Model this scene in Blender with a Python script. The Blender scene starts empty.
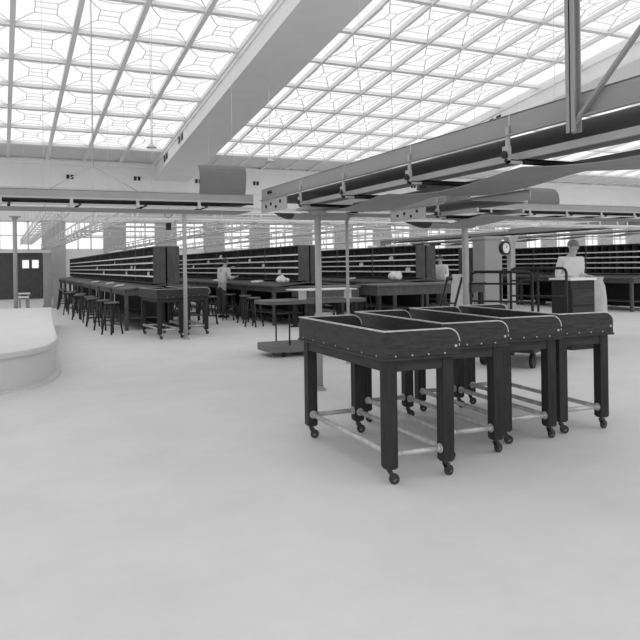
import bpy, bmesh, math, random
from mathutils import Vector, Matrix
random.seed(7)
C = bpy.context.scene.collection
PI = math.pi
# ---------------------------------------------------------------- materials
def gm(name, g, rough=.6, var=0.0, scale=6, stretch=(1,1,1), metal=0, bump=0, spec=.4):
    m = bpy.data.materials.new(name); m.use_nodes = True
    nt = m.node_tree; b = nt.nodes['Principled BSDF']
    b.inputs['Roughness'].default_value = rough; b.inputs['Metallic'].default_value = metal
    b.inputs['Specular IOR Level'].default_value = spec
    b.inputs['Base Color'].default_value = (g,g,g,1)
    if var or bump:
        tc = nt.nodes.new('ShaderNodeTexCoord'); mp = nt.nodes.new('ShaderNodeMapping')
        mp.inputs['Scale'].default_value = stretch
        nz = nt.nodes.new('ShaderNodeTexNoise'); nz.inputs['Scale'].default_value = scale
        nz.inputs['Detail'].default_value = 6; nz.inputs['Roughness'].default_value = .65
        nt.links.new(tc.outputs['Object'], mp.inputs[0]); nt.links.new(mp.outputs[0], nz.inputs['Vector'])
        if var:
            cr = nt.nodes.new('ShaderNodeValToRGB')
            a, c = max(0, g*(1-var)), g*(1+var)
            cr.color_ramp.elements[0].position = .3; cr.color_ramp.elements[1].position = .7
            cr.color_ramp.elements[0].color = (a,a,a,1); cr.color_ramp.elements[1].color = (c,c,c,1)
            nt.links.new(nz.outputs['Fac'], cr.inputs[0]); nt.links.new(cr.outputs[0], b.inputs['Base Color'])
        if bump:
            bp = nt.nodes.new('ShaderNodeBump'); bp.inputs['Strength'].default_value = bump
            nt.links.new(nz.outputs['Fac'], bp.inputs['Height']); nt.links.new(bp.outputs[0], b.inputs['Normal'])
    return m
def em(name, s):
    m = bpy.data.materials.new(name); m.use_nodes = True
    nt = m.node_tree; nt.nodes.clear()
    e = nt.nodes.new('ShaderNodeEmission'); o = nt.nodes.new('ShaderNodeOutputMaterial')
    e.inputs[0].default_value = (1,1,1,1); e.inputs[1].default_value = s
    nt.links.new(e.outputs[0], o.inputs[0]); return m
M = dict(
 floor=gm('concrete_floor', .63, .75, .06, 1.2, bump=.03, spec=.2),
 wall=gm('wall_paint', .9, .8, .03, .5), ceil=gm('ceiling_paint', .8, .8),
 beam=gm('girder_paint', .92, .8, .03, 1),
 rib=gm('rib_paint', .9, .8), panel=gm('ceiling_panel_paint', .82, .8),
 glass=em('skylight_glass', 1.0), winglass=em('window_daylight', 1.0),
 pier=gm('pier_backlit_shade', .5, .8),  # darker than the wall: backlit shade put into the pier colour
 wood=gm('dark_oak', .034, .5, .5, 3, (1,1,9), bump=.08, spec=.25),
 woodv=gm('dark_oak_boards', .03, .5, .6, 4, (2,2,14), bump=.1, spec=.3),
 woodl=gm('dark_oak_leg', .026, .5, .4, 4, (8,8,1), bump=.08, spec=.2),
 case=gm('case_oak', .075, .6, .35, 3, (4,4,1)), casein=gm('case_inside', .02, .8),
 desk=gm('desk_oak', .11, .5, .3, 3, (3,1,3)),
 stool=gm('stool_wood', .03, .5, .3, 5), seat=gm('stool_seat_wood', .12, .45, .3, 5),
 strip=gm('label_strip', .85, .6), rim=gm('worn_edge', .5, .45, .25, 14),
 pipe=gm('pipe_metal', .5, .4, .25, 18, metal=.2), dark=gm('black_iron', .02, .45, metal=.3),
 wheel=gm('caster_iron', .05, .35, metal=.5), tire=gm('caster_tread', .22, .5),
 steel=gm('grey_painted_steel', .30, .55, .06, 3), steel2=gm('light_painted_steel', .42, .55, .08, 3),
 belt=gm('canvas_belt', .30, .8, .08, 4), pole=gm('pole_paint', .36, .5, .06, 4),
 hood=gm('hood_sheet', .13, .5, .08, 3), rail=gm('conveyor_rail_paint', .7, .5), white=gm('white_paint', .72, .6, .03, 3),
 coping=gm('coping_paint', .56, .6), paper=gm('paper', .75, .8), canvas=gm('canvas_sack', .5, .9, .15, 6, bump=.3),
 skin=gm('skin', .42, .6), hair=gm('hair', .04, .7), shirt=gm('white_shirt', .68, .8, .05, 9), trousers=gm('dark_trousers', .06, .8),
 slate=gm('dark_sheet', .16, .6, .1, 4), pillar=gm('pillar_paint', .36, .7, .08, 2), face=em('clock_dial_unlit', 0) )
M['face'] = gm('clock_dial', .75, .5)
# ---------------------------------------------------------------- mesh builder
class MB:
    def __init__(s): s.b = bmesh.new(); s.mats = []
    def _mi(s, faces, m):
        if m is None: return
        if m not in s.mats: s.mats.append(m)
        for f in faces: f.material_index = s.mats.index(m)
    def hexa(s, pts, m=None):
        v = [s.b.verts.new(p) for p in pts]
        fs = [s.b.faces.new([v[i] for i in q]) for q in ((0,3,2,1),(4,5,6,7),(0,1,5,4),(1,2,6,5),(2,3,7,6),(3,0,4,7))]
        s._mi(fs, m); return s
    def box(s, x0,x1,y0,y1,z0,z1, m=None):
        return s.hexa([(x0,y0,z0),(x1,y0,z0),(x1,y1,z0),(x0,y1,z0),(x0,y0,z1),(x1,y0,z1),(x1,y1,z1),(x0,y1,z1)], m)
    def bar(s, p, q, w, h, m=None):          # rectangular bar p->q
        p, q = Vector(p), Vector(q); d = (q-p).normalized()
        up = Vector((0,0,1)) if abs(d.z) < .95 else Vector((0,1,0))
        a = d.cross(up).normalized()*w/2; c = a.cross(d).normalized()*h/2
        return s.hexa([p-a-c,p+a-c,q+a-c,q-a-c,p-a+c,p+a+c,q+a+c,q-a+c], m)
    def tube(s, p, q, r, n=10, r2=None, m=None):
        p, q = Vector(p), Vector(q); d = (q-p).normalized(); r2 = r if r2 is None else r2
        up = Vector((0,0,1)) if abs(d.z) < .95 else Vector((1,0,0))
        a = d.cross(up).normalized(); c = d.cross(a).normalized()
        A = [s.b.verts.new(p+(a*math.cos(t)+c*math.sin(t))*r) for t in [2*PI*i/n for i in range(n)]]
        B = [s.b.verts.new(q+(a*math.cos(t)+c*math.sin(t))*r2) for t in [2*PI*i/n for i in range(n)]]
        fs = [s.b.faces.new([A[i],A[(i+1)%n],B[(i+1)%n],B[i]]) for i in range(n)]
        for f in fs: f.smooth = True
        fs += [s.b.faces.new(A[::-1]), s.b.faces.new(B)]
        s._mi(fs, m); return s
    def path(s, pts, r, n=8, m=None):
        for a, b in zip(pts, pts[1:]): s.tube(a, b, r, n, m=m)
        for p in pts[1:-1]: s.ball(p, (r,r,r), 8, 6, m)
        return s
    def ball(s, c, r, nu=16, nv=10, m=None):
        mt = Matrix.Translation(c) @ Matrix.Diagonal((*r,1))
        g = bmesh.ops.create_uvsphere(s.b, u_segments=nu, v_segments=nv, radius=1, matrix=mt)
        fs = {f for v in g['verts'] for f in v.link_faces}
        for f in fs: f.smooth = True
        s._mi(fs, m); return s
    def prism(s, poly, axis, a0, a1, m=None):  # poly of 2D points extruded along axis
        def mk(p, a):
            return {'x':(a,p[0],p[1]), 'y':(p[0],a,p[1]), 'z':(p[0],p[1],a)}[axis]
        A = [s.b.verts.new(mk(p,a0)) for p in poly]; B = [s.b.verts.new(mk(p,a1)) for p in poly]
        n = len(poly)
        fs = [s.b.faces.new([A[i],A[(i+1)%n],B[(i+1)%n],B[i]]) for i in range(n)]
        fs += [s.b.faces.new(A[::-1]), s.b.faces.new(B)]
        s._mi(fs, m); return s
    def build(s, name, mat=None, parent=None, loc=None, bevel=0, rz=0):
        bmesh.ops.recalc_face_normals(s.b, faces=s.b.faces[:])
        me = bpy.data.meshes.new(name); s.b.to_mesh(me); s.b.free()
        if s.mats:
            if mat and mat not in s.mats: pass
            for m in s.mats: me.materials.append(m)
        elif mat: me.materials.append(mat)
        o = bpy.data.objects.new(name, me); C.objects.link(o)
        if parent: o.parent = parent
        if loc: o.location = loc
        o.rotation_euler[2] = rz
        if bevel:
            md = o.modifiers.new('bevel','BEVEL'); md.width = bevel; md.segments = 2; md.limit_method = 'ANGLE'
        return o
def tag(o, label, cat, group=None, kind=None):
    o['label'] = label; o['category'] = cat
    if group: o['group'] = group
    if kind: o['kind'] = kind
    return o
def struct(o): o['kind'] = 'structure'; return o
def empty(name, loc, label, cat, group=None, rz=0):
    o = bpy.data.objects.new(name, None); C.objects.link(o); o.location = loc; o.rotation_euler[2] = rz
    o.empty_display_size = .1
    return tag(o, label, cat, group)
def copy_tree(o, parent=None):
    c = o.copy(); C.objects.link(c)
    if parent: c.parent = parent
    for ch in list(o.children): copy_tree(ch, c)
    return c
ORD = ['nearest','second','third','fourth','fifth','sixth','seventh','eighth','ninth','tenth','eleventh','twelfth','thirteenth']

# ================================================================ SETTING
FL = struct(MB().box(-14,50,-6,40,-.2,0).build('floor', M['floor']))
H0, U0, S = 7.62, 40., .128
def ch(u): return H0 + S*(U0-u)
# back wall with piers and window openings
W = MB()
W.box(-14,50,40,40.6,0,2.55).box(-14,50,40,40.6,4.18,8.2)
pc = [-10.5,-7.2,-3.9,-.6,2.75,6.05,9.0,11.95,14.9,17.85,20.8,23.75,26.7,29.65,32.6,35.55,38.5,41.45,44.4,47.5]
W.build('wall_back', M['wall'])
struct(bpy.data.objects['wall_back'])
P = MB()
for c in pc: P.box(c-.6, c+.6, 39.75, 40.6, 0, 4.18)
struct(P.build('trim_1', M['pier']))
wn = 1
for a, b in zip(pc, pc[1:]):
    if b < -1: continue
    m = MB(); x0, x1 = a+.6, b-.6
    m.box(x0,x1,40.1,40.2,2.55,2.63).box(x0,x1,40.1,40.2,4.1,4.18)
    n = 3
    for i in range(n+1):
        x = x0+(x1-x0)*i/n; m.box(x-.035,x+.035,40.1,40.2,2.55,4.18)
    m.box(x0,x1,40.1,40.2,3.34,3.39)
    o = struct(m.build('window_%d' % wn, M['wall'])); wn += 1
    MB().box(x0,x1,40.25,40.27,2.55,4.18).build('pane', M['winglass'], o)
# vents in the back wall
vs = [(3.65,6.65),(7.36,6.7),(11.0,6.68),(14.7,6.68),(26.3,6.9),(29.5,6.9)]
for i,(v,h) in enumerate(vs):
    t = empty('wall_vent', (v,40,h-.15), 'small dark square vent high on back wall, %s from the left' % ORD[i].replace('nearest','first'), 'vent', 'vents high on the back wall')
    MB().box(-.28,.28,-.04,0,-.02,.32).build('frame', M['rib'], t)
    m = MB()
    for k in (-.19,.03): m.box(k,k+.16,-.06,-.04,.03,.27)
    m.build('grille', M['dark'], t)
# side walls
struct(MB().box(-14.3,-14,-6,40.6,0,14).build('wall_left', M['wall']))
struct(MB().box(50,50.3,-6,40.6,0,14).build('wall_right', M['wall']))
# mouldings on back wall
struct(MB().box(-14,50,39.85,40,7.3,7.55).box(-14,50,39.9,40,6.02,6.1).build('trim_2', M['beam']))

def slab(m, v0,v1,u0,u1,lo,hi):        # slab following roof slope, lo/hi offsets from ch(u)
    m.hexa([(v0,u0,ch(u0)+lo),(v1,u0,ch(u0)+lo),(v1,u1,ch(u1)+lo),(v0,u1,ch(u1)+lo),
            (v0,u0,ch(u0)+hi),(v1,u0,ch(u0)+hi),(v1,u1,ch(u1)+hi),(v0,u1,ch(u1)+hi)])
bays = [(-13.2, 8.36, 1.97, 8.36, .17), (10.55, 23.0, 1.62, 10.2, .10), (24.8, 50, 1.8, 24.8, .14)]
rowu = [37.5-2.62*i for i in range(0,17)]
rib = MB(); glz = MB(); pan = MB(); mun = MB()
for (b0,b1,sp,org,rw) in bays:
    slab(glz, b0,b1, rowu[-1],37.5, .10,.13)
    slab(pan, b0,b1, 37.5,40, .02,.08)
    ks = [org+sp*k for k in range(-12,16) if b0-.01 <= org+sp*k <= b1+.01]
    for v in ks: slab(rib, v-rw/2, v+rw/2, rowu[-1], 40, -.10, .08)
    for i,u in enumerate(rowu):
        slab(rib, b0, b1, u-.09, u+.09, -.05, .08)
    for v in ks[:-1]:
        for u in rowu[:-1]:
            if u < 14 or v > 26 or v < -5: continue
            vc, uc = v+sp/2, u-1.31
            def P3(a,b_): return (vc+a, uc+b_, ch(uc+b_)+.06)
            big = rw > .12
            q, r = (.34*sp/1.97, .36) if big else (.16, .22)
            t = .028
            sq = [(-q,-r),(q,-r),(q,r),(-q,r)]
            for k in range(4): mun.bar(P3(*sq[k]), P3(*sq[(k+1)%4]), t, .03)
            ex, ey = sp/2-.05, 1.24
            for sx,sy in ((-1,-1),(1,-1),(1,1),(-1,1)):
                if big:
                    mid = (sx*(q+.18), sy*(r+.22))
                    mun.bar(P3(sx*q,sy*r), P3(*mid), t, .03); mun.bar(P3(*mid), P3(sx*ex,sy*ey), t, .03)
                else: mun.bar(P3(sx*q,sy*r), P3(sx*ex,sy*ey), .035, .03)
            if big:
                mun.bar(P3(-q,0), P3(q,0), t, .03)
                for sy in (-1,1):
                    pts = [(-ex,sy*ey),(-ex*.5,sy*(ey-.28)),(0,sy*(ey-.36)),(ex*.5,sy*(ey-.28)),(ex,sy*ey)]
                    for k in range(4): mun.bar(P3(*pts[k]), P3(*pts[k+1]), t, .03)
            else:
                for a in (-.36,.36):
                    mun.bar(P3(a*sp,-.5), P3(a*sp,.5), .03, .03); mun.bar(P3(-.3*sp, a*2.2), P3(.3*sp, a*2.2), .03, .03)
CE = struct(rib.build('ceiling', M['rib']))
glz.build('skylight_glass', M['glass'], CE); pan.build('ceiling_panel', M['panel'], CE); mun.build('muntins', gm('muntin_paint', .92, .8), CE)
# sloping girders
for n,(a,b,dr) in enumerate(((8.4,10.3,.95),(23.0,24.8,.9),(-14,-13.2,.9))):
    m = MB(); slab(m, a,b, -6,40, -dr, .3)
    slab(m, a-.10,b+.10, -6,40, -dr-.03, -dr+.12)
    slab(m, a-.06,b+.06, -6,40, -.25, .1)
    struct(m.build('trim_%d' % (3+n), M['beam']))
m = MB(); slab(m, -14,50, -6, rowu[-1], 0, .2); struct(m.build('trim_6', M['ceil']))
# vents in girder side
def slope_vent(v, u, dh):
    z = ch(u)-dh
    t = empty('girder_vent', (v,u,z), '', 'vent', 'paired slots in the sloping girder side')
    for k in (0,.55):
        MB().hexa([(-.03,k,-S*k),(0,k,-S*k),(0,k+.32,-S*(k+.32)),(-.03,k+.32,-S*(k+.32)),(-.03,k,.32-S*k),(0,k,.32-S*k),(0,k+.32,.32-S*(k+.32)),(-.03,k+.32,.32-S*(k+.32))]).build('slot', M['dark'], t)
    return t
for i,(v,u,dh) in enumerate(((8.4,33.2,.62),(8.4,36.6,.62),(23.0,27.0,.7))):
    t = slope_vent(v,u,dh)
    t['label'] = ['pair of dark vent slots in left sloping girder side, the nearer pair','pair of dark vent slots in left sloping girder side, nearer the back wall','pair of dark vent slots in the girder at far right above the conveyor'][i]
# pendant lamps
for i,(v,u,z) in enumerate(((5.15,25.,5.9),(9.8,25.,5.6))):
    t = empty('pendant_lamp', (v,u,z), ['white pendant lamp shade hanging left of the sloping girder','white pendant lamp shade hanging just right of the sloping girder'][i], 'lamp', 'pendant lamps under the skylight')
    MB().tube((0,0,.16),(0,0,ch(u)-z),.012,6).build('rod', M['rib'], t)
    MB().tube((0,0,0),(0,0,.12),.20,16,.08).tube((0,0,.12),(0,0,.18),.05,10).build('lamp_shade', M['white'], t)

# ================================================================ MAIL CARTS
def make_cart():
    W_, L, z0, z1, zl = .60, 1.53, .865, 1.05, .955
    t = bpy.data.objects.new('mail_cart', None); C.objects.link(t)
    k = .024
    x0, x1 = -W_/2, W_/2; y0, y1 = -L/2, L/2
    # long tall side
    MB().box(x0,x0+k,y0,y1,z0,z1-.006).build('side_board', M['woodv'], t, bevel=.002)
    MB().box(x1-k,x1,y0+k,y1-k,z0,zl).build('side_board', M['woodv'], t, bevel=.002)
    R = z1-zl-.006; prof = [(x0+k,z0),(x1,z0),(x1,zl)]
    arc = [(x1-R+R*math.cos(a), zl+R*math.sin(a)) for a in [PI/2*i/7 for i in range(1,8)]]
    prof += arc + [(x0+k,z1-.006)]
    for (a,b) in ((y0,y0+k),(y1-k,y1)):
        MB().prism(prof,'y',a,b).build('end_board', M['woodv'], t, bevel=.002)
    # light worn strips on the top edges
    MB().box(x0-.002,x0+k+.002,y0-.002,y1+.002,z1-.006,z1+.002).build('edge_strip', M['rim'], t)
    for (a,b) in ((y0,y0+k),(y1-k,y1)):
        m = MB(); pts = [(x0+k,z1-.006)]+arc[::-1]+[(x1,zl)]
        for p,q in zip(pts,pts[1:]):
            n = Vector((-(q[1]-p[1]), q[0]-p[0])); n = n.normalized()*.008*(1 if n[1]>=0 else 1)
            m.hexa([(p[0],a-.002,p[1]),(p[0],b+.002,p[1]),(q[0],b+.002,q[1]),(q[0],a-.002,q[1]),
                    (p[0]+n[0],a-.002,p[1]+n[1]),(p[0]+n[0],b+.002,p[1]+n[1]),(q[0]+n[0],b+.002,q[1]+n[1]),(q[0]+n[0],a-.002,q[1]+n[1])])
        m.build('edge_strip', M['rim'], t)
    MB().box(x0-.008,x1+.008,y0-.008,y1+.008,z0-.018,z0).build('bottom_board', M['wood'], t, bevel=.003)
    # corner iron and bolts
    MB().tube((x1,y0+.012,.93),(x1+.006,y0+.012,.93),.012,8).tube((x1-.03,y0-.006,.925),(x1-.03,y0,.925),.010,8).build('corner_bolt', M['pipe'], t)
    for i in range(7):
        y = y0+.1+i*(L-.2)/6
        MB().tube((x0-.004,y,z0+.012),(x0,y,z0+.012),.006,6).build('screw', M['rim'], t)
    for i in range(4):
        x = x0+.09+i*.13
        MB().tube((x,y0-.004,z0+.014),(x,y0,z0+.014),.006,6).build('screw', M['rim'], t)
    lx0,lx1,ly0,ly1 = x0+.03,x1-.03,y0+.03,y1-.03; lw=.088
    m = MB(); za = z0-.018
    m.box(lx0+.008,lx0+.03,ly0+lw,ly1-lw,.768,za).box(lx1-.03,lx1-.008,ly0+lw,ly1-lw,.768,za)
    m.box(lx0+lw,lx1-lw,ly0+.008,ly0+.03,.768,za).box(lx0+lw,lx1-lw,ly1-.03,ly1-.008,.768,za)
    m.build('apron', M['wood'], t)
    for sx in (0,1):
        for sy in (0,1):
            a = lx0 if sx==0 else lx1-lw; b = ly0 if sy==0 else ly1-lw
            lg = MB().box(a,a+lw,b,b+lw,.115,za).build('leg', M['woodl'], t, bevel=.004)
            cx, cy = a+lw/2, b+lw/2
            ang = random.uniform(-.9,.9); dx, dy = math.cos(ang)*.03, math.sin(ang)*.03
            c = MB()
            c.box(cx-.035,cx+.035,cy-.035,cy+.035,.105,.115,M['wheel'])
            c.tube((cx,cy,.085),(cx,cy,.106),.016,10,m=M['wheel'])
            n = Vector((-math.sin(ang),math.cos(ang),0)); w = Vector((cx+dx,cy+dy,.036))
            for sgn in (-1,1):
                c.bar(Vector((cx,cy,.088))+n*.019*sgn, w+n*.019*sgn, .005,.03, M['wheel'])
            c.bar(Vector((cx,cy,.088))-n*.022, Vector((cx,cy,.088))+n*.022, .034,.008, M['wheel'])
            c.tube(w-n*.013, w+n*.013, .036, 20, m=M['wheel'])
            c.tube(w-n*.016, w+n*.016, .014, 12, m=M['tire'])
            c.build('caster', None, lg)
    for (p,q) in (((lx0+lw/2,ly0+lw,.21),(lx0+lw/2,ly1-lw,.21)),((lx1-lw/2,ly0+lw,.19),(lx1-lw/2,ly1-lw,.19)),
                  ((lx0+lw,ly0+lw/2,.20),(lx1-lw,ly0+lw/2,.20)),((lx0+lw,ly1-lw/2,.20),(lx1-lw,ly1-lw/2,.20))):
        p,q = Vector(p),Vector(q); d=(q-p).normalized()
        m = MB().tube(p,q,.0205,12).tube(p,p+d*.008,.034,14).tube(q-d*.008,q,.034,14).tube(p+d*.008,p+d*.03,.023,12).tube(q-d*.03,q-d*.008,.023,12)
        m.build('stretcher_pipe', M['pipe'], t)
    return t
cart = make_cart()
spots = [(2.665,4.69,-2,'dark wooden mail cart on casters nearest the viewer, leftmost of the front row'),
 (3.375,5.00,-3.0,'second wooden mail cart from the left in the front row'),
 (4.08,5.15,-4,'third wooden mail cart from the left in the front row'),
 (4.74,5.20,-4,'rightmost wooden mail cart of the front row, near the right picture edge'),
 (3.22,14.86,3,'wooden mail cart at near end of left sorting desk, left of the slim pole'),
 (3.95,15.45,2,'wooden mail cart right of the slim pole at near end of left desk')]
for i,(x,y,a,l) in enumerate(spots):
    o = cart if i==0 else copy_tree(cart)
    o.location = (x,y,0); o.rotation_euler[2] = math.radians(a)
    tag(o, l, 'cart', 'mail carts in the front row' if i<4 else 'mail carts by the left sorting desk')

# ================================================================ SORTING CASES & DESKS
CL = 2.4
def make_case():         # open face towards -x ; near end at y=0 ; x 0..0.30
    t = bpy.data.objects.new('sorting_case', None); C.objects.link(t)
    z0, z1 = 1.11, 2.02
    MB().box(0,.30,0,.03,z0,z1).build('end_panel', M['case'], t, bevel=.004)
    MB().box(0,.30,CL-.035,CL-.005,z0,z1).build('end_panel', M['case'], t)
    MB().box(-.01,.30,.03,CL-.035,z1-.03,z1).build('top_board', M['case'], t)
    MB().box(0,.30,.03,CL-.035,z0,z0+.02).build('bottom_board', M['case'], t)
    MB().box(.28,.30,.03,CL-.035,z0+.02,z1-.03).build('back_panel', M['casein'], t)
    m = MB()
    for k in range(1,8):
        y = .03+k*(CL-.065)/8
        m.box(.03,.28,y-.006,y+.006,z0+.02,z1-.03)
    m.box(-.002,.03,CL/2-.03,CL/2+.0,z0+.02,z1-.03)
    m.build('divider', M['case'], t)
    for k in range(4):
        z = 1.295+.165*k
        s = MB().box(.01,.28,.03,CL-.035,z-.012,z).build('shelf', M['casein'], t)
        MB().box(-.008,.01,.03,CL-.035,z-.028,z+.010).build('label_strip', M['strip'], s)
    return t
def make_desk(end=False):         # slopes from case (x=0.0) to front edge x=-0.70
    t = bpy.data.objects.new('sorting_desk', None); C.objects.link(t)
    MB().hexa([(-.70,0,.965),(.30,0,1.065),(.30,CL,1.065),(-.70,CL,.965),(-.70,0,1.0),(.30,0,1.10),(.30,CL,1.10),(-.70,CL,1.0)]).build('desk_top', M['desk'], t)
    MB().box(-.71,-.69,0,CL,.97,1.012).build('front_ledge', M['strip'] if False else M['desk'], t)
    MB().box(-.66,-.63,.05,CL-.05,.84,.965).box(-.63,.28,.04,.07,.84,.965).build('apron', M['case'], t)
    for x in (-.68,.20):
        for y in (.06, CL-.14):
            MB().box(x,x+.08,y,y+.08,0,.97).build('leg', M['case'], t)
    MB().box(.14,.16,.14,CL-.14,.10,.96).build('back_panel', M['casein'], t)
    MB().box(-.60,.14,.10,CL-.10,.28,.30).build('lower_shelf', M['case'], t)
    return t
case0, desk0 = make_case(), make_desk()
used = [False, False]
def get(i):
    src = (case0, desk0)[i]
    if not used[i]: used[i] = True; return src
    return copy_tree(src)
rows = [(3.40,16.5,9,'left'),(6.93,15.8,8,'middle'),(10.46,15.8,7,'third'),(14.0,18.6,6,'fourth'),(17.55,14.2,8,'rightmost')]
for (v,u,n,nm) in rows:
    for k in range(n):
        for side in (0,1):
            if side==1 and k>2: continue
            for i in (0,1):
                if side==0: loc=(v, u+k*CL, 0); rz=0
                else: loc=(v+.64, u+(k+1)*CL, 0); rz=PI
                o = get(i); o.location = loc; o.rotation_euler[2] = rz
                sd = ('left','right')[side]
                if i==0: tag(o, 'dark pigeonhole sorting case in the %s row, %s from the near end, facing %s' % (nm, ORD[k], sd), 'sorting case', 'pigeonhole sorting cases')
                else: tag(o, 'dark sloped sorting desk under the %s row of cases, %s from near end, %s side' % (nm, ORD[k], sd), 'desk', 'sloped sorting desks')
# stout tables at the near ends of rows 2 and 3
def end_table(x0,x1,y0,y1,h,label):
    t = empty('work_table', ((x0+x1)/2,(y0+y1)/2,0), label, 'table')
    a,b=(x1-x0)/2,(y1-y0)/2
    MB().box(-a,a,-b,b,h-.04,h).build('table_top', M['desk'], t, bevel=.005)
    MB().box(-a+.04,a-.04,-b+.04,b-.04,h-.26,h-.04).build('apron', M['case'], t)
    for sx in (-1,1):
        for sy in (-1,1):
            MB().box(sx*(a-.1)-.05,sx*(a-.1)+.05,sy*(b-.1)-.05,sy*(b-.1)+.05,0,h-.26).build('leg', M['woodl'], t)
end_table(8.1,11.3,13.9,15.0,1.02,'stout dark work table with deep apron before the third row of cases')
end_table(6.5,7.9,14.3,15.4,1.0,'dark work table at the near end of middle row of cases')
# row of letters / bundles
def bundle(v,u,z,sx,sy,sz,label,group,n=5):
    m = MB()
    for i in range(n):
        a = random.uniform(0,PI); 
        cx,cy = random.uniform(-sx,sx)*.5, random.uniform(-sy,sy)*.5
        w,d,h = random.uniform(.4,.8)*sx, random.uniform(.4,.8)*sy, random.uniform(.5,1)*sz
        m.ball((cx,cy,h*.5),(w*.6,d*.6,h*.5),10,7)
    return tag(m.build('cloth_bundle', M['paper'], loc=(v,u,z)), label, 'bundle', group)
bundle(6.6,16.05,1.075,.24,.2,.22,'crumpled white bundle on middle desk right of the thick pole','white bundles on the desks',7)
bundle(9.95,16.1,1.065,.3,.25,.26,'large crumpled white bundle on the third row desk','white bundles on the desks',8)
for (v,u,k) in ((2.85,18.2,0),(2.95,20.6,1),(2.9,23.5,2),(6.6,17.9,3),(6.5,21.3,4),(10.1,18.9,5)):
    m = MB()
    for j in range(3):
        m.box(-.12+.02*j,.1+.02*j,-.16+.05*j,.12+.05*j,.012*j,.012*j+.011)
    o = m.build('paper_stack', M['paper'], loc=(v,u,1.012+.1*(v-([3.4,6.93,10.46][(k>2)+(k>4)]-.7))+.01), rz=random.uniform(-.5,.5)); o.rotation_euler[1]=-.0997
    tag(o, 'loose white papers on %s' % ['the left desk, nearest pile','the left desk, second pile','the left desk, farthest pile','the middle desk, nearer pile','the middle desk, farther pile','the third row desk'][k], 'papers', 'papers on the desks')
SH=[1.131,1.296,1.461,1.626,1.791]
for (ri,unit,cell,sh) in ((0,1,0,2),(0,1,2,2),(0,3,5,1),(0,2,4,3),(0,1,5,1),(1,0,4,1),(1,1,4,3),(1,2,6,4),(1,3,3,3),(1,4,2,2),(2,0,4,3),(2,1,2,2),(0,0,2,1),(1,1,0,2),(2,0,1,1),(0,4,3,2)):
    v,u0_ = rows[ri][0], rows[ri][1]
    tag(MB().box(-.1,.1,-.11,.11,0,.09).box(-.08,.1,-.09,.07,.09,.11).build('letter_bundle', M['paper'], loc=(v+.12,u0_+unit*CL+.03+(cell+.5)*(CL-.065)/8,SH[sh])),
      'bundle of pale letters lying in a pigeonhole', 'letters', 'letter bundles in the pigeonholes')
for k,(v,u) in enumerate(((3.6,22.8),(3.6,23.6),(3.6,24.5),(10.7,16.7),(10.7,17.4),(10.7,18.6),(7.1,21.5),(10.65,20.2))):
    tag(MB().box(-.1,.1,-.22,.2,0,.04).box(-.08,.12,-.1,.26,.04,.075).build('paper_pile', M['paper'], loc=(v,u,2.021), rz=random.uniform(-.4,.4)),
      'pale pile of papers lying on top of a sorting case', 'papers', 'papers on top of the cases')

# ================================================================ STOOLS
def make_stool():
    t = bpy.data.objects.new('stool', None); C.objects.link(t)
    MB().tube((0,0,.70),(0,0,.735),.17,20).build('seat', M['seat'], t, bevel=.006)
    for i in range(4):
        a = PI/4+i*PI/2
        MB().tube((math.cos(a)*.23,math.sin(a)*.23,0),(math.cos(a)*.12,math.sin(a)*.12,.70),.021,8,.019).build('leg', M['stool'], t)
    for z in (.24,.36):
        r = .23-.11*z/.7
        for i in range(2):
            pass
    for i in range(4):
        z = .22 if i%2 else .30; r = .23-.11*z/.7
        a,b = PI/4+i*PI/2, PI/4+(i+1)*PI/2
        MB().tube((math.cos(a)*r,math.sin(a)*r,z),(math.cos(b)*r,math.sin(b)*r,z),.012,6).build('rung', M['stool'], t)
    return t
st0 = make_stool()
L = [(2.32,15.9),(2.30,17.15),(2.2,18.4),(2.3,19.7),(2.15,21.0),(2.3,22.2),(2.1,23.5),(2.3,25),(2.1,26.6),(2.25,28.4)]
Rr = [(5.05,17.3),(4.95,18.7),(5.05,20.4)]
Mm = [(5.75,15.9),(5.95,17.1),(5.9,18.3),(5.75,20.2),(5.95,21.3),(5.8,23),(5.9,24.8)]
Tt = [(9.4,16.8),(9.35,18.2),(9.4,19.8)]
k=0
for lst,fmt,g in ((L,'dark wooden stool at the left desk, %s from the near end','stools along the left desk'),(Rr,'dark wooden stool right of the left row of cases, %s from near end','stools right of left row'),(Mm,'dark wooden stool at the middle desk, %s from the near end','stools along the middle desk'),(Tt,'dark wooden stool at the third row desk, %s from the near end','stools along the third desk')):
    for i,(v,u) in enumerate(lst):
        o = st0 if k==0 else copy_tree(st0); k+=1
        o.location=(v,u,0); o.rotation_euler[2]=random.uniform(0,1.5); tag(o, fmt % ORD[i], 'stool', g)

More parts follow.
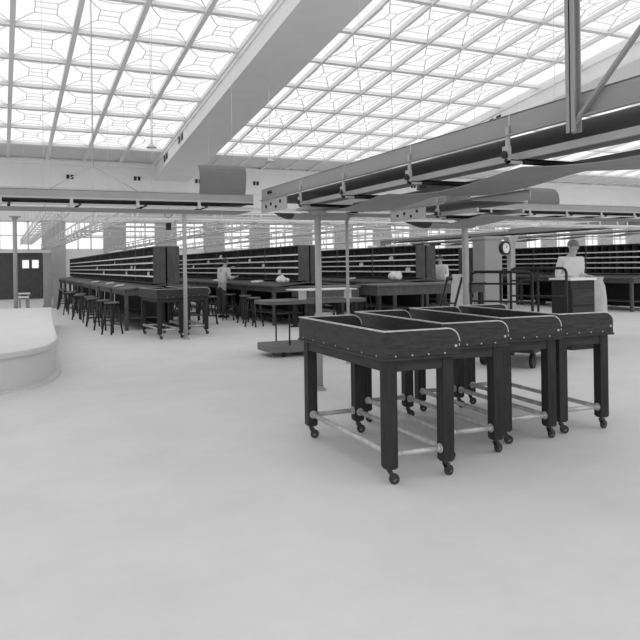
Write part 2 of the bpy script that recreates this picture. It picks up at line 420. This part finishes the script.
# ================================================================ OVERHEAD CONVEYORS
def conveyor_near(V,Y0,L,zs,label,first):
    # big belt conveyor running away from the viewer, v 3.3 .. 4.25
    t = empty('belt_conveyor', (V,Y0,zs), label, 'conveyor')
    MB().box(0,.012,0,L,.20,.34).box(0,.05,0,L,.335,.345).box(-.03,.012,0,L,.19,.20).build('side_plate', M['steel'], t)
    MB().box(.95,.962,0,L,.20,.34).box(.92,.962,0,L,.335,.345).build('side_plate', M['steel'], t)
    MB().box(.02,.94,0,L,.17,.18).build('belt', M['slate'], t)
    MB().box(.10,.13,0,L-1.1,.035,.085).build('lower_rail', M['steel2'], t)
    MB().box(.82,.85,0,L-1.1,.035,.085).build('lower_rail', M['steel2'], t)
    # sagging return belt
    m = MB(); n=28
    for i in range(n):
        y0,y1 = i*(L-1)/n,(i+1)*(L-1)/n
        z=lambda y: -.0-.075*abs(math.sin(y/1.9*PI))
        m.hexa([(.17,y0,z(y0)-.006),(.79,y0,z(y0)-.006),(.79,y1,z(y1)-.006),(.17,y1,z(y1)-.006),(.17,y0,z(y0)),(.79,y0,z(y0)),(.79,y1,z(y1)),(.17,y1,z(y1))])
    m.build('return_belt', M['belt'], t)
    for y in [L-q for q in (4.97,3.71,2.46,1.35)] if first else [L-q for q in (3.4,2.2,1.2) if q<L]:
        MB().box(-.018,.0,y,y+.03,.0,.26).box(-.03,-.0,y-.01,y+.05,.06,.12).box(-.018,.11,y,y+.03,.0,.02).build('bracket', M['steel2'], t)
        MB().tube((.13,y+.02,.02),(.82,y+.02,.02),.022,10).tube((-.045,y+.02,.06),(-.03,y+.02,.06),.028,12).tube((-.03,y+.02,.02),(.13,y+.02,.02),.012,8).build('roller', M['dark'], t)
    m = MB()
    for y in [L-q for q in (4.97,3.71,2.46,1.35) if q<L]: m.box(-.004,0,y,y+.012,.20,.34)
    m.build('joint_seam', M['rim'], t)
    # bearings and rivets at the far end
    m = MB().box(-.01,.0,L-.9,L,.02,.20)
    m.build('end_plate', M['steel2'], t)
    for (y,z) in ((L-.2,.10),(L-.38,.12),(L-.55,.07),(L-.7,.13),(L-.28,.28),(L-.36,.28)):
        MB().tube((-.022,y,z),(-.008 if z<.2 else 0,y,z),.022,10).build('bearing_bolt', M['dark'], t)
    # curved hood under the end
    m = MB(); n=8
    for i in range(n):
        a,b = PI*.5*i/n, PI*.5*(i+1)/n
        f=lambda q:(L-.9-.7*math.sin(q)+.7, .02-.16*math.sin(q*1.0)*math.cos(q)-.06*math.sin(q))
        p,q=f(a),f(b)
        m.hexa([(.1,p[0],p[1]-.006),(.85,p[0],p[1]-.006),(.85,q[0],q[1]-.006),(.1,q[0],q[1]-.006),(.1,p[0],p[1]),(.85,p[0],p[1]),(.85,q[0],q[1]),(.1,q[0],q[1])])
    m.build('end_hood', M['belt'], t)
    # hangers to the roof
    for y in ((1.17,) if first else ()):
        MB().box(-.06,.0,y-.005,y+.005,.1,9.9).box(-.06,-.052,y-.035,y+.035,.1,9.9).box(-.008,0,y-.035,y+.035,.1,9.9).build('hanger_post', M['steel'], t)
        MB().bar((-.03,y-.5,.6),(-.03,y,.15),.03,.02).build('brace', M['steel'], t)
    if L<3:
        MB().prism([(-.28,-.05),(-.22,-.11),(.22,-.11),(.28,-.05),(.22,.11),(-.22,.11)],'z',.33,.41).build('drive_cover', M['dark'], t, loc=(-.25,L-1.5,0))
    return t
conveyor_near(3.3,2.0,6.75,2.2,'large grey belt conveyor overhead running from upper right towards the centre',True)
conveyor_near(5.3,6.8,1.85,2.1,'short grey belt conveyor overhead, just right of and parallel to the large one',False)
conveyor_near(15.6,13.4,13,2.28,'distant grey belt conveyor running away above the far right cases',False)
def transverse():
    u=8.95
    t = empty('belt_conveyor', (-2,u,2.3), 'long grey belt conveyor crossing the whole hall overhead', 'conveyor')
    for (x0,x1) in ((0,5.25),(6.3,15)):
        MB().box(x0,x1,0,.012,.10,.19).box(x0,x1,0,.05,.185,.195).build('side_plate', M['steel'], t)
        MB().box(x0,x1,-.01,.02,.078,.10).build('edge_strip', M['steel2'], t)
        MB().box(x0,x1,.72,.732,.10,.19).build('side_plate', M['steel'], t)
        MB().box(x0,x1,.02,.71,.075,.082).build('belt', M['belt'], t)
        MB().tube((x0,.0,.062),(x1,.0,.062),.011,8).build('drive_shaft', M['dark'], t)
        MB().box(x0,x1,.0,.02,.0,.022).box(x0,x1,.7,.72,.0,.022).build('lower_rail', M['steel2'], t)
        MB().box(x0,x1,.03,.69,-.03,-.025).build('return_belt', M['belt'], t)
    x=.35
    while x<14.8:
        if not 5.1<x<6.35:
            MB().box(x,x+.04,-.012,.0,-.01,.09).tube((x+.02,-.03,.01),(x+.02,.0,.01),.03,10).build('bracket', M['steel2'], t)
            MB().tube((x+.12,-.03,.015),(x+.12,.7,.015),.018,8).build('roller', M['dark'], t)
        x+=.82
    # guy rods
    for x in (3.1,):
        MB().tube((x,0,.50),(x-.52,0,.20),.006,6).tube((x,0,.50),(x+.55,0,.20),.006,6).tube((x,0,.5),(x,0,9.1),.006,6).build('guy_rod', M['steel2'], t)
transverse()
def hood(v0,v1,u,z0,z1,label):
    m = MB(); n=8; 
    for i in range(n):
        a,b = i/n,(i+1)/n
        f=lambda q:(u+.08+.35*q*q, z0+(z1-z0)*math.sin(q*PI/2))
        p,q=f(a),f(b)
        m.hexa([(v0-.0+.06*a,p[0],p[1]),(v1+.10*a,p[0],p[1]),(v1+.10*b,q[0],q[1]),(v0+.06*b,q[0],q[1]),(v0+.06*a,p[0]+.01,p[1]),(v1+.10*a,p[0]+.01,p[1]),(v1+.10*b,q[0]+.01,q[1]),(v0+.06*b,q[0]+.01,q[1])])
    tag(m.build('chute_hood', M['hood']), label, 'chute', 'curved hoods on the conveyor')
hood(2.50,3.16,8.95,2.50,2.95,'curved grey sheet hood above conveyor beside the sloping girder')
hood(8.25,8.95,8.95,2.49,2.82,'curved grey sheet hood above the conveyor at far right')
def pole(v,u,h,r,label,cap=.14):
    t = empty('support_pole', (v,u,0), label, 'pole')
    MB().tube((0,0,.02),(0,0,h-.03),r,16).build('pole', M['pole'], t)
    MB().tube((0,0,0),(0,0,.02),r*2,16).tube((0,0,.02),(0,0,.05),r*1.3,16).build('base_flange', M['pole'], t)
    MB().tube((0,0,h-.09),(0,0,h-.03),r*1.2,16,cap).box(-cap*1.6,cap*1.6,-cap,cap,h-.03,h).build('capital', M['steel'], t)
pole(3.5,7.39,2.19,.038,'thick grey pole standing behind the nearest mail cart under the conveyor')
pole(3.53,13.95,2.70,.042,'slim pale pole standing by the mail carts of the left row',.08)
pole(7.05,9.2,2.26,.05,'grey pole with dark cap standing left of the railed truck',.2)
pole(4.85,9.2,2.26,.024,'very thin pale pole right of the thick grey pole',.06)
pole(.42,22,3.1,.06,'pale pole at the left edge beyond the white platform',.1)
# light pipe-frame conveyors further back
def pipe_conv(p,q,w,z0,z1,label,step=1.2,r=.02,posts=()):
    p,q=Vector((*p,0)),Vector((*q,0)); d=(q-p).normalized(); s=Vector((-d.y,d.x,0))*w/2; Ln=(q-p).length
    t = empty('pipe_conveyor', p, label, 'conveyor', 'pipe conveyors over the sorting rows')
    m=MB(); x=.2
    for sg in (-1,1):
        for z in (z0,z1): m.tube(s*sg+Vector((0,0,z)), s*sg+d*Ln+Vector((0,0,z)), r,6)
    while x<Ln:
        for sg in (-1,1): m.tube(s*sg+d*x+Vector((0,0,z0)), s*sg+d*x+Vector((0,0,z1)), r*.8,6)
        m.tube(-s+d*x+Vector((0,0,z0)), s+d*x+Vector((0,0,z0)), r*.8,6)
        x+=step
    m.build('frame', M['rail'], t)
    for k in range(int(w/.16)):
        o_=-s+s*2*(k+1)/(int(w/.16)+1)
        MB().tube(o_+Vector((0,0,z0+.02)), o_+d*Ln+Vector((0,0,z0+.02)), r*.7,5).build('carrier_rail', M['rail'], t)
    for x in posts:
        MB().tube(d*x, d*x+Vector((0,0,z0)), .03,8).build('post', M['pole'], t)
    x = step*.5+.2; k=0
    while x<Ln:
        q_=p+d*x
        MB().tube(d*x+s+Vector((0,0,z1)), d*x+s+Vector((0,0,ch(q_.y)-.1 if k%6==0 else z1+.55)), .006,5).build('hanger_rod', M['rail'], t); x+=step*2; k+=1
    return t
pipe_conv((2.4,14.4),(13,14.4),.55,2.50,2.68,'pale pipe-framed conveyor crossing just above the near ends of the rows',.9)
pipe_conv((2.15,14.9),(2.15,36.8),.5,2.5,2.72,'pale pipe-framed conveyor running away above the left aisle',1.1)
pipe_conv((1.2,16),(1.2,36.8),.5,2.75,2.95,'pale pipe-framed conveyor running away at the far left beside the windows',1.1)
pipe_conv((3.2,19),(24,19),.5,3.0,3.2,'pale pipe-framed conveyor crossing the rows, second from the viewer',1.1)
pipe_conv((3.2,23.5),(28,23.5),.5,2.9,3.1,'pale pipe-framed conveyor crossing the rows, third from the viewer',1.1)
pipe_conv((3.2,28),(34,28),.5,3.35,3.6,'pale pipe-framed conveyor crossing the rows, fourth from the viewer',1.3)
pipe_conv((3.2,34),(40,34),.5,3.0,3.3,'pale pipe-framed conveyor crossing the rows, farthest from viewer',1.5)
pipe_conv((5.5,15.2),(5.5,38),.45,2.45,2.65,'pale pipe-framed conveyor running away above the aisle left of the middle row',1.2)
pipe_conv((9.1,15.2),(9.1,38),.45,2.5,2.7,'pale pipe-framed conveyor running away left of the third row',1.2)
pipe_conv((12.9,15.2),(12.9,38),.45,2.4,2.65,'pale pipe-framed conveyor running away right of the third row',1.2,posts=(1.5,))
0 and pipe_conv((16.4,13.4),(16.4,38),.6,2.5,2.75,'pale pipe-framed conveyor running away at far right',1.2,posts=(1.4,7,14))
pipe_conv((11,11.6),(18,11.6),.5,2.3,2.5,'pale pipe-framed conveyor crossing in front of the far right cases',.9,posts=(4.6,))
# hanging ring and box
t = empty('hanging_signal', (3.41,14.89,2.28), 'small ring with a dark box hanging above the left case end', 'signal')
m = MB()
for i in range(16):
    a,b=2*PI*i/16,2*PI*(i+1)/16
    m.tube((.08*math.cos(a),0,.40+.08*math.sin(a)),(.08*math.cos(b),0,.40+.08*math.sin(b)),.012,6)
m.build('ring', M['steel'], t)
MB().box(-.05,.05,-.05,.05,.05,.2).build('signal_box', M['dark'], t)
MB().tube((0,0,.2),(0,0,.32),.008,6).tube((0,0,.48),(0,0,.6),.008,6).build('rod', M['steel'], t)

# ================================================================ WHITE PLATFORM LEFT
def outline(off=0):
    base=[(1.25,19.3),(1.02,15.6),(.86,12.6),(.80,11.3),(.74,10.5),(.62,9.85),(.42,9.4),(.14,9.1),(-.3,8.85),(-.9,8.75),(-1.6,8.9),(-2.2,9.5),(-2.5,10.6),(-2.6,12),(-2.6,19.3)]
    sm=[]
    for i in range(len(base)):
        if i in (0,len(base)-1): sm.append(base[i]); continue
        if i==len(base)-2: sm.append(base[i]); continue
        p0,p1,p2,p3=[Vector(base[k]) for k in (i-1,i,i+1,min(i+2,len(base)-1))]
        for k in range(5):
            q=k/5
            v_=.5*((2*p1)+(p2-p0)*q+(2*p0-5*p1+4*p2-p3)*q*q+(3*p1-p0-3*p2+p3)*q**3); sm.append(tuple(v_))
    return [(x+(off if x>-1 else -off), y-(off if y<10.6 else 0)) for x,y in sm]
t = empty('round_platform', (0,0,0), 'low white platform with rounded near end at the left edge', 'platform')
MB().prism(outline(-.03),'z',0,.42).build('base', M['coping'], t)
MB().prism(outline(.0),'z',.42,.48).build('coping', M['coping'], t)
MB().prism(outline(-.02),'z',.48,.485).build('top_surface', M['white'], t)
MB().prism(outline(.05),'z',0,.03).build('plinth', M['coping'], t)

# ================================================================ TWO-DECK TABLE TRUCK (centre)
t = empty('table_truck', (4.86,10.6,0), 'low platform truck with dark upper board standing behind the nearest mail cart', 'truck')
def lozenge(a,b,r,n=6):
    pts=[]
    for (cx,cy,s0) in ((a-r,b-r,0),(-a+r,b-r,PI/2),(-a+r,-b+r,PI),(a-r,-b+r,1.5*PI)):
        for i in range(n+1):
            q=s0+PI/2*i/n; pts.append((cx+r*math.cos(q),cy+r*math.sin(q)))
    return pts
MB().prism(lozenge(.88,.36,.12),'z',.09,.20).build('deck', M['slate'], t)
MB().prism(lozenge(.93,.42,.2),'z',.87,.925).build('upper_board', M['desk'], t)
for x in (-.52,.6):
    MB().tube((x,-.3,.2),(x,-.3,.88),.014,8).tube((x,.3,.2),(x,.3,.88),.014,8).build('upright', M['dark'], t)
MB().tube((-.52,-.3,.50),(.6,-.3,.50),.012,8).build('crossbar', M['dark'], t)
for sx in (-.6,.6):
    for sy in (-.22,.22):
        MB().tube((sx-.02,sy,.045),(sx+.02,sy,.045),.045,14).box(sx-.03,sx+.03,sy-.01,sy+.01,.05,.09).build('wheel', M['dark'], t)
t = empty('letter_rack', (5.1,10.65,.925), 'white board rack standing on the low platform truck', 'rack')
MB().box(-.55,.55,-.28,.28,.15,.17).build('shelf_board', M['paper'], t)
MB().box(-.5,-.36,-.16,-.14,0,.15).box(.36,.5,-.16,-.14,0,.15).build('support_panel', M['white'], t)

# ================================================================ PIPE-RAILED TRUCK
def rack(m,p,q,z0,z1,r=.022):
    p,q=Vector(p),Vector(q); d=(q-p).normalized(); z=Vector((0,0,1)); c=.07
    m.path([p+z*z0, p+z*(z1-c), p+z*(z1-c*.3)+d*c*.3, p+z*z1+d*c, q+z*z1-d*c, q+z*(z1-c*.3)-d*c*.3, q+z*(z1-c), q+z*z0], r)
    mid=(p+q)/2; m.tube(mid+z*z0, mid+z*z1, r*.9,8)
P1,P2,P3,P4=(6.50,8.45),(7.5,8.1),(7.95,9.15),(8.7,8.8)
ctr=Vector(((P1[0]+P4[0])/2,(P1[1]+P4[1])/2,0))
e1=(Vector((*P2,0))-Vector((*P1,0))).normalized(); e2=Vector((-e1.y,e1.x,0))
ang=math.atan2(e1.y,e1.x)
t = empty('railed_truck', (7.23,8.10,0), 'platform truck with tall black pipe rails behind the front row of carts', 'truck', rz=math.radians(-60.4))
a,b=.465,.87
MB().box(-a,a,-b,b,.24,.30).build('deck', M['woodl'], t)
for y,zt in ((-b+.03,1.37),(b-.03,1.40)):
    m=MB(); rack(m,(-a+.02,y,0),(a-.02,y,0),.30,zt); 
    for z in (.62,.95,1.2): m.tube((-a+.02,y,z),(a-.02,y,z),.014,8)
    m.build('end_rail', M['dark'], t)
m=MB()
m.tube((-a+.02,-b+.03,.55),(-a+.02,b-.03,.55),.014,8)
m.build('side_rail', M['dark'], t)
for sx in (-.36,.36):
    for sy in (-.6,.6):
        MB().tube((sx-.025,sy,.10),(sx+.025,sy,.10),.10,18).box(sx-.035,sx+.035,sy-.02,sy+.02,.1,.24).build('wheel', M['dark'], t)
# ================================================================ RIGHT BACKGROUND
t = empty('pillar', (14.43,17.68,0), 'broad grey pillar beyond the pole with the dark cap', 'pillar')
MB().box(-.34,.34,-.3,.3,0,2.25).build('shaft', M['pillar'], t)
MB().box(-.38,.38,-.34,.34,2.25,2.35).build('capital', M['pillar'], t)
t = empty('clock_post', (11.69,13.42,0), 'pale square post behind the railed truck', 'post')
MB().box(-.07,.07,-.07,.07,0,2.05).build('shaft', M['pole'], t)
MB().hexa([(-.07,-.07,1.9),(.07,-.07,1.9),(.07,.07,1.9),(-.07,.07,1.9),(-.16,-.1,2.15),(.16,-.1,2.15),(.16,.1,2.15),(-.16,.1,2.15)]).build('capital', M['pole'], t)
t = empty('wall_clock', (11.44,13.42,1.86), 'round clock with white dial and dark rim on the pale post', 'clock', rz=math.radians(12))
MB().box(.1,.19,-.03,.0,-.015,.015).build('bracket', M['dark'], t)
MB().tube((0,-.09,0),(0,.0,0),.17,28).build('clock_case', M['dark'], t)
MB().tube((0,-.10,0),(0,-.089,0),.125,28).build('dial', M['face'], t)
MB().bar((0,-.104,0),(.05,-.104,.06),.004,.01).bar((0,-.104,0),(-.02,-.104,.09),.004,.01).build('hands', M['dark'], t)
# far-left booth
t = empty('office_booth', (1.2,37.4,0), 'dark wooden booth with small bright windows at the far left', 'booth')
MB().box(-2.2,1.2,0,.1,0,2.35).build('partition', M['case'], t)
MB().box(-2.2,1.2,-.1,.2,2.35,2.5).build('cornice', M['white'], t)
for x in (.0,.46,1.0):
    w=MB().box(x-.17,x+.17,-.03,0,1.55,2.0).build('window', M['coping'], t)
    MB().box(x-.15,x+.15,-.04,-.03,1.58,1.97).build('pane', M['winglass'], w)
for i,(v,u,h,w) in enumerate(((1.70,28.6,2.15,.14),(1.98,28.0,1.35,.11))):
    tt = empty('wooden_post', (v,u,0), ['tall pale square post at the far end of the white platform','short pale square post beside the taller post at far left'][i], 'post')
    MB().box(-w,w,-w,w,.1,h-.05).build('shaft', M['pole'], tt)
    MB().box(-w-.03,w+.03,-w-.03,w+.03,0,.1).build('plinth', M['pole'], tt)
    MB().box(-w-.02,w+.02,-w-.02,w+.02,h-.05,h).build('cap', M['pole'], tt)
for i,(v,u) in enumerate(((.8,27),(.62,23.4))):
    tt = empty('small_table', (v,u,0), ['small white-topped table left of the pale posts, farther one','small white-topped table left of the pale posts, nearer one'][i], 'table')
    MB().box(-.2,.2,-.3,.3,.6,.64).build('table_top', M['white'], tt)
    for sx in (-.15,.15):
        for sy in (-.22,.22): MB().box(sx-.025,sx+.025,sy-.025,sy+.025,0,.6).build('leg', M['steel'], tt)

# mail sacks
def sack(v,u,h,r,label):
    m=bmesh.new(); n=20; prof=[(0,.0),(.9,.02),(1.05,.15),(1.0,.4),(.92,.65),(.8,.85),(.62,.93),(.72,1.0),(.5,.98)]
    rings=[]
    for k,(a,b) in enumerate(prof[1:]):
        rings.append([m.verts.new((a*r*math.cos(2*PI*i/n)*(1+.08*math.sin(3*2*PI*i/n+k)), a*r*math.sin(2*PI*i/n)*(1+.06*math.cos(4*2*PI*i/n)), b*h)) for i in range(n)])
    for A,B in zip(rings,rings[1:]):
        for i in range(n):
            f=m.faces.new([A[i],A[(i+1)%n],B[(i+1)%n],B[i]]); f.smooth=True
    m.faces.new(rings[0][::-1]); m.faces.new(rings[-1])
    me=bpy.data.meshes.new('mail_sack'); m.to_mesh(me); m.free(); me.materials.append(M['canvas'])
    o=bpy.data.objects.new('mail_sack',me); C.objects.link(o); o.location=(v,u,0)
    return tag(o,label,'sack','pale canvas mail sacks')
sack(8.05,10.7,1.29,.19,'tall pale canvas mail sack left of the railed truck')
sack(10.66,9.85,1.2,.22,'pale canvas mail sack at the right picture edge below the man')
t = empty('hand_truck', (7.0,10.0,0), 'dark iron hand truck leaning left of the tall pale mail sack', 'hand truck')
MB().tube((-.10,0,.1),(.35,.1,1.25),.022,8).tube((-.0,-.28,.1),(.45,-.18,1.25),.022,8).build('handle', M['dark'], t)
MB().tube((.03,.03,.45),(.13,-.25,.45),.015,8).tube((.18,.06,.8),(.28,-.22,.8),.015,8).build('rung', M['dark'], t)
MB().tube((-.1,.03,.1),(-.1,-.31,.1),.015,8).tube((-.12,.06,.1),(-.11,.02,.1),.1,16).tube((-.11,-.36,.1),(-.12,-.32,.1),.1,16).build('wheel', M['dark'], t)
sc = empty('letter_tray', (9.05,8.35,1.03), 'pale tray of letters before the man in white shirt', 'tray')
# table carrying the tray
bpy.data.objects.remove(sc)
t = empty('cabinet', (9.1,8.9,0), 'dark cabinet with pale top where the person in white shirt works', 'cabinet')
MB().box(-.3,.3,-.25,.25,1.18,1.22).build('table_top', M['paper'], t)
MB().box(-.27,.27,-.22,.22,0,1.18).build('body', M['woodl'], t)
for z in (.3,.6,.9): MB().box(-.25,.25,-.235,-.22,z-.13,z+.13).build('drawer', M['wood'], t)

# ================================================================ PEOPLE
def skin_obj(name, verts, edges, radii, mat, parent, sub=2):
    me = bpy.data.meshes.new(name); me.from_pydata(verts, edges, []); me.materials.append(mat)
    o = bpy.data.objects.new(name, me); C.objects.link(o); o.parent = parent
    md = o.modifiers.new('skin','SKIN'); md.use_smooth_shade = True
    sv = me.skin_vertices[0].data if me.skin_vertices else None
    if sv is None:
        me.attributes.new
    for i,r in enumerate(radii): sv[i].radius = r if isinstance(r,tuple) else (r,r)
    sv[0].use_root = True
    s = o.modifiers.new('sub','SUBSURF'); s.levels = sub; s.render_levels = sub
    return o
def person(loc, rz, label, lean=0, armL=((.22,-.05,1.12),(.2,-.32,1.12)), armR=((-.22,-.05,1.12),(-.2,-.32,1.12)), scale=1, hair=.06):
    # local: faces -y
    t = empty('person', loc, label, 'person', rz=rz); t.scale=(scale,)*3
    ly = lambda z: -lean*max(0,z-.95)
    j = {'pelvis':(0,0,.95),'waist':(0,ly(1.1),1.1),'chest':(0,ly(1.32),1.32),'neck':(0,ly(1.47)-.0,1.47),'nk2':(0,ly(1.53)-.02,1.53),'hd':(0,ly(1.62)-.03,1.63),'ht':(0,ly(1.72)-.03,1.70)}
    V=[j['pelvis'],j['waist'],j['chest'],j['neck'],j['nk2'],j['hd'],j['ht']]; E=[(0,1),(1,2),(2,3),(3,4),(4,5),(5,6)]
    Rd=[(.15,.11),(.14,.10),(.17,.11),(.065,.065),(.055,.055),(.082,.10),(.06,.075)]
    for s,arm in ((1,armL),(-1,armR)):
        b=len(V); sh=(s*.19,ly(1.41),1.41); el=arm[0]; wr=arm[1]
        V+= [sh,el,wr]; Rd+=[.06,.045,.03]; E+=[(2,b),(b,b+1),(b+1,b+2)]
        w=Vector(wr); d=(w-Vector(el)).normalized(); side=d.cross(Vector((0,0,1))).normalized()
        palm=w+d*.07; V.append(tuple(palm)); Rd.append((.038,.018)); E.append((b+2,b+3))
        pi=b+3
        for f,(o_,l_) in enumerate(((-.027,.055),(-.009,.07),(.009,.066),(.027,.05))):
            k=len(V); V.append(tuple(palm+side*o_+d*(.02+l_*.5))); V.append(tuple(palm+side*o_*1.15+d*(.01+l_)-Vector((0,0,.02))))
            Rd+=[.009,.008]; E+=[(pi,k),(k,k+1)]
        k=len(V); V.append(tuple(w+d*.04+side*-s*.045)); V.append(tuple(w+d*.075+side*-s*.06)); Rd+=[.011,.009]; E+=[(b+2,k),(k,k+1)]
    for s in (1,-1):
        b=len(V); V+=[(s*.09,0,.88),(s*.10,-.01,.50),(s*.10,.02,.09),(s*.11,-.14,.045)]; Rd+=[.088,.058,.042,(.04,.03)]
        E+=[(0,b),(b,b+1),(b+1,b+2),(b+2,b+3)]
    skin_obj('body',V,E,Rd,M['skin'],t)
    # face features + hair
    h=Vector(j['hd'])
    MB().ball(h+Vector((0,.02,.045)),(.090,.108,.085),16,10).build('hair', gm('hair_tone',hair,.8), t)
    m=MB(); m.ball(h+Vector((0,-.105,-.005)),(.013,.02,.022),8,6)
    for s in (-1,1): m.ball(h+Vector((s*.085,0,0)),(.012,.02,.03),8,6)
    m.build('nose_and_ears', M['skin'], t)
    m=MB()
    for s in (-1,1): m.ball(h+Vector((s*.032,-.092,.02)),(.012,.008,.007),8,6)
    m.ball(h+Vector((0,-.092,-.05)),(.024,.007,.005),8,6)
    m.build('eyes_and_mouth', M['hair'], t)
    # shirt
    V=[(0,ly(.98),.98),j['waist'],j['chest'],(0,ly(1.45),1.45)]; E=[(0,1),(1,2),(2,3)]; Rd=[(.175,.135),(.17,.13),(.215,.15),(.105,.095)]
    for s,arm in ((1,armL),(-1,armR)):
        b=len(V); sh=(s*.19,ly(1.41),1.41); el=arm[0]; w=Vector(el).lerp(Vector(arm[1]),.8)
        V+=[sh,el,tuple(w)]; Rd+=[.078,.062,.05]; E+=[(2,b),(b,b+1),(b+1,b+2)]
    skin_obj('shirt',V,E,Rd,M['shirt'],t)
    V=[(0,0,.97),(0,0,.93)]; E=[(0,1)]; Rd=[(.165,.125),(.16,.12)]
    for s in (1,-1):
        b=len(V); V+=[(s*.09,0,.86),(s*.10,-.01,.50),(s*.10,.02,.10)]; Rd+=[.105,.078,.065]; E+=[(1,b),(b,b+1),(b+1,b+2)]
    skin_obj('trousers',V,E,Rd,M['trousers'],t)
    for s in (1,-1):
        MB().ball((s*.105,-.05,.045),(.05,.135,.045),12,8).build('shoe', M['dark'], t)
    return t
person((9.92,9.83,0), math.radians(-12), 'person in white shirt working at the far right behind the railed trucks', .25, scale=1.09, hair=.2)
person((5.95,19.2,0), math.radians(112), 'person in white shirt standing at the middle sorting desk reaching into the case', .2,
       armL=((.24,-.25,1.3),(.18,-.5,1.45)), armR=((-.24,-.1,1.15),(-.2,-.36,1.2)))
person((12.35,17.3,0), math.radians(-60), 'person in white shirt partly hidden behind the third row of cases', .1)

# ================================================================ CAMERA, LIGHT, WORLD
w = bpy.data.worlds.new('world'); bpy.context.scene.world = w; w.use_nodes = True
w.node_tree.nodes['Background'].inputs[0].default_value = (1,1,1,1); w.node_tree.nodes['Background'].inputs[1].default_value = 1.2
cd = bpy.data.cameras.new('camera'); cam = bpy.data.objects.new('camera', cd); C.objects.link(cam)
F, TH = 680., .0145; yaw = math.atan(300/680)
cd.sensor_width = 36; cd.lens = 36*F/640; cd.shift_x = 20/640; cd.shift_y = -54.4/640; cd.clip_end = 300
Mx = Matrix.Rotation(-yaw,4,'Z') @ Matrix.Rotation(PI/2,4,'X') @ Matrix.Rotation(-TH,4,'Z')
Mx.translation = (0,0,1.5); cam.matrix_world = Mx
bpy.context.scene.camera = cam
vs_ = bpy.context.scene.view_settings
vs_.view_transform='Standard'; vs_.look='None'; vs_.gamma=1; vs_.exposure=.1; vs_.use_curve_mapping=False
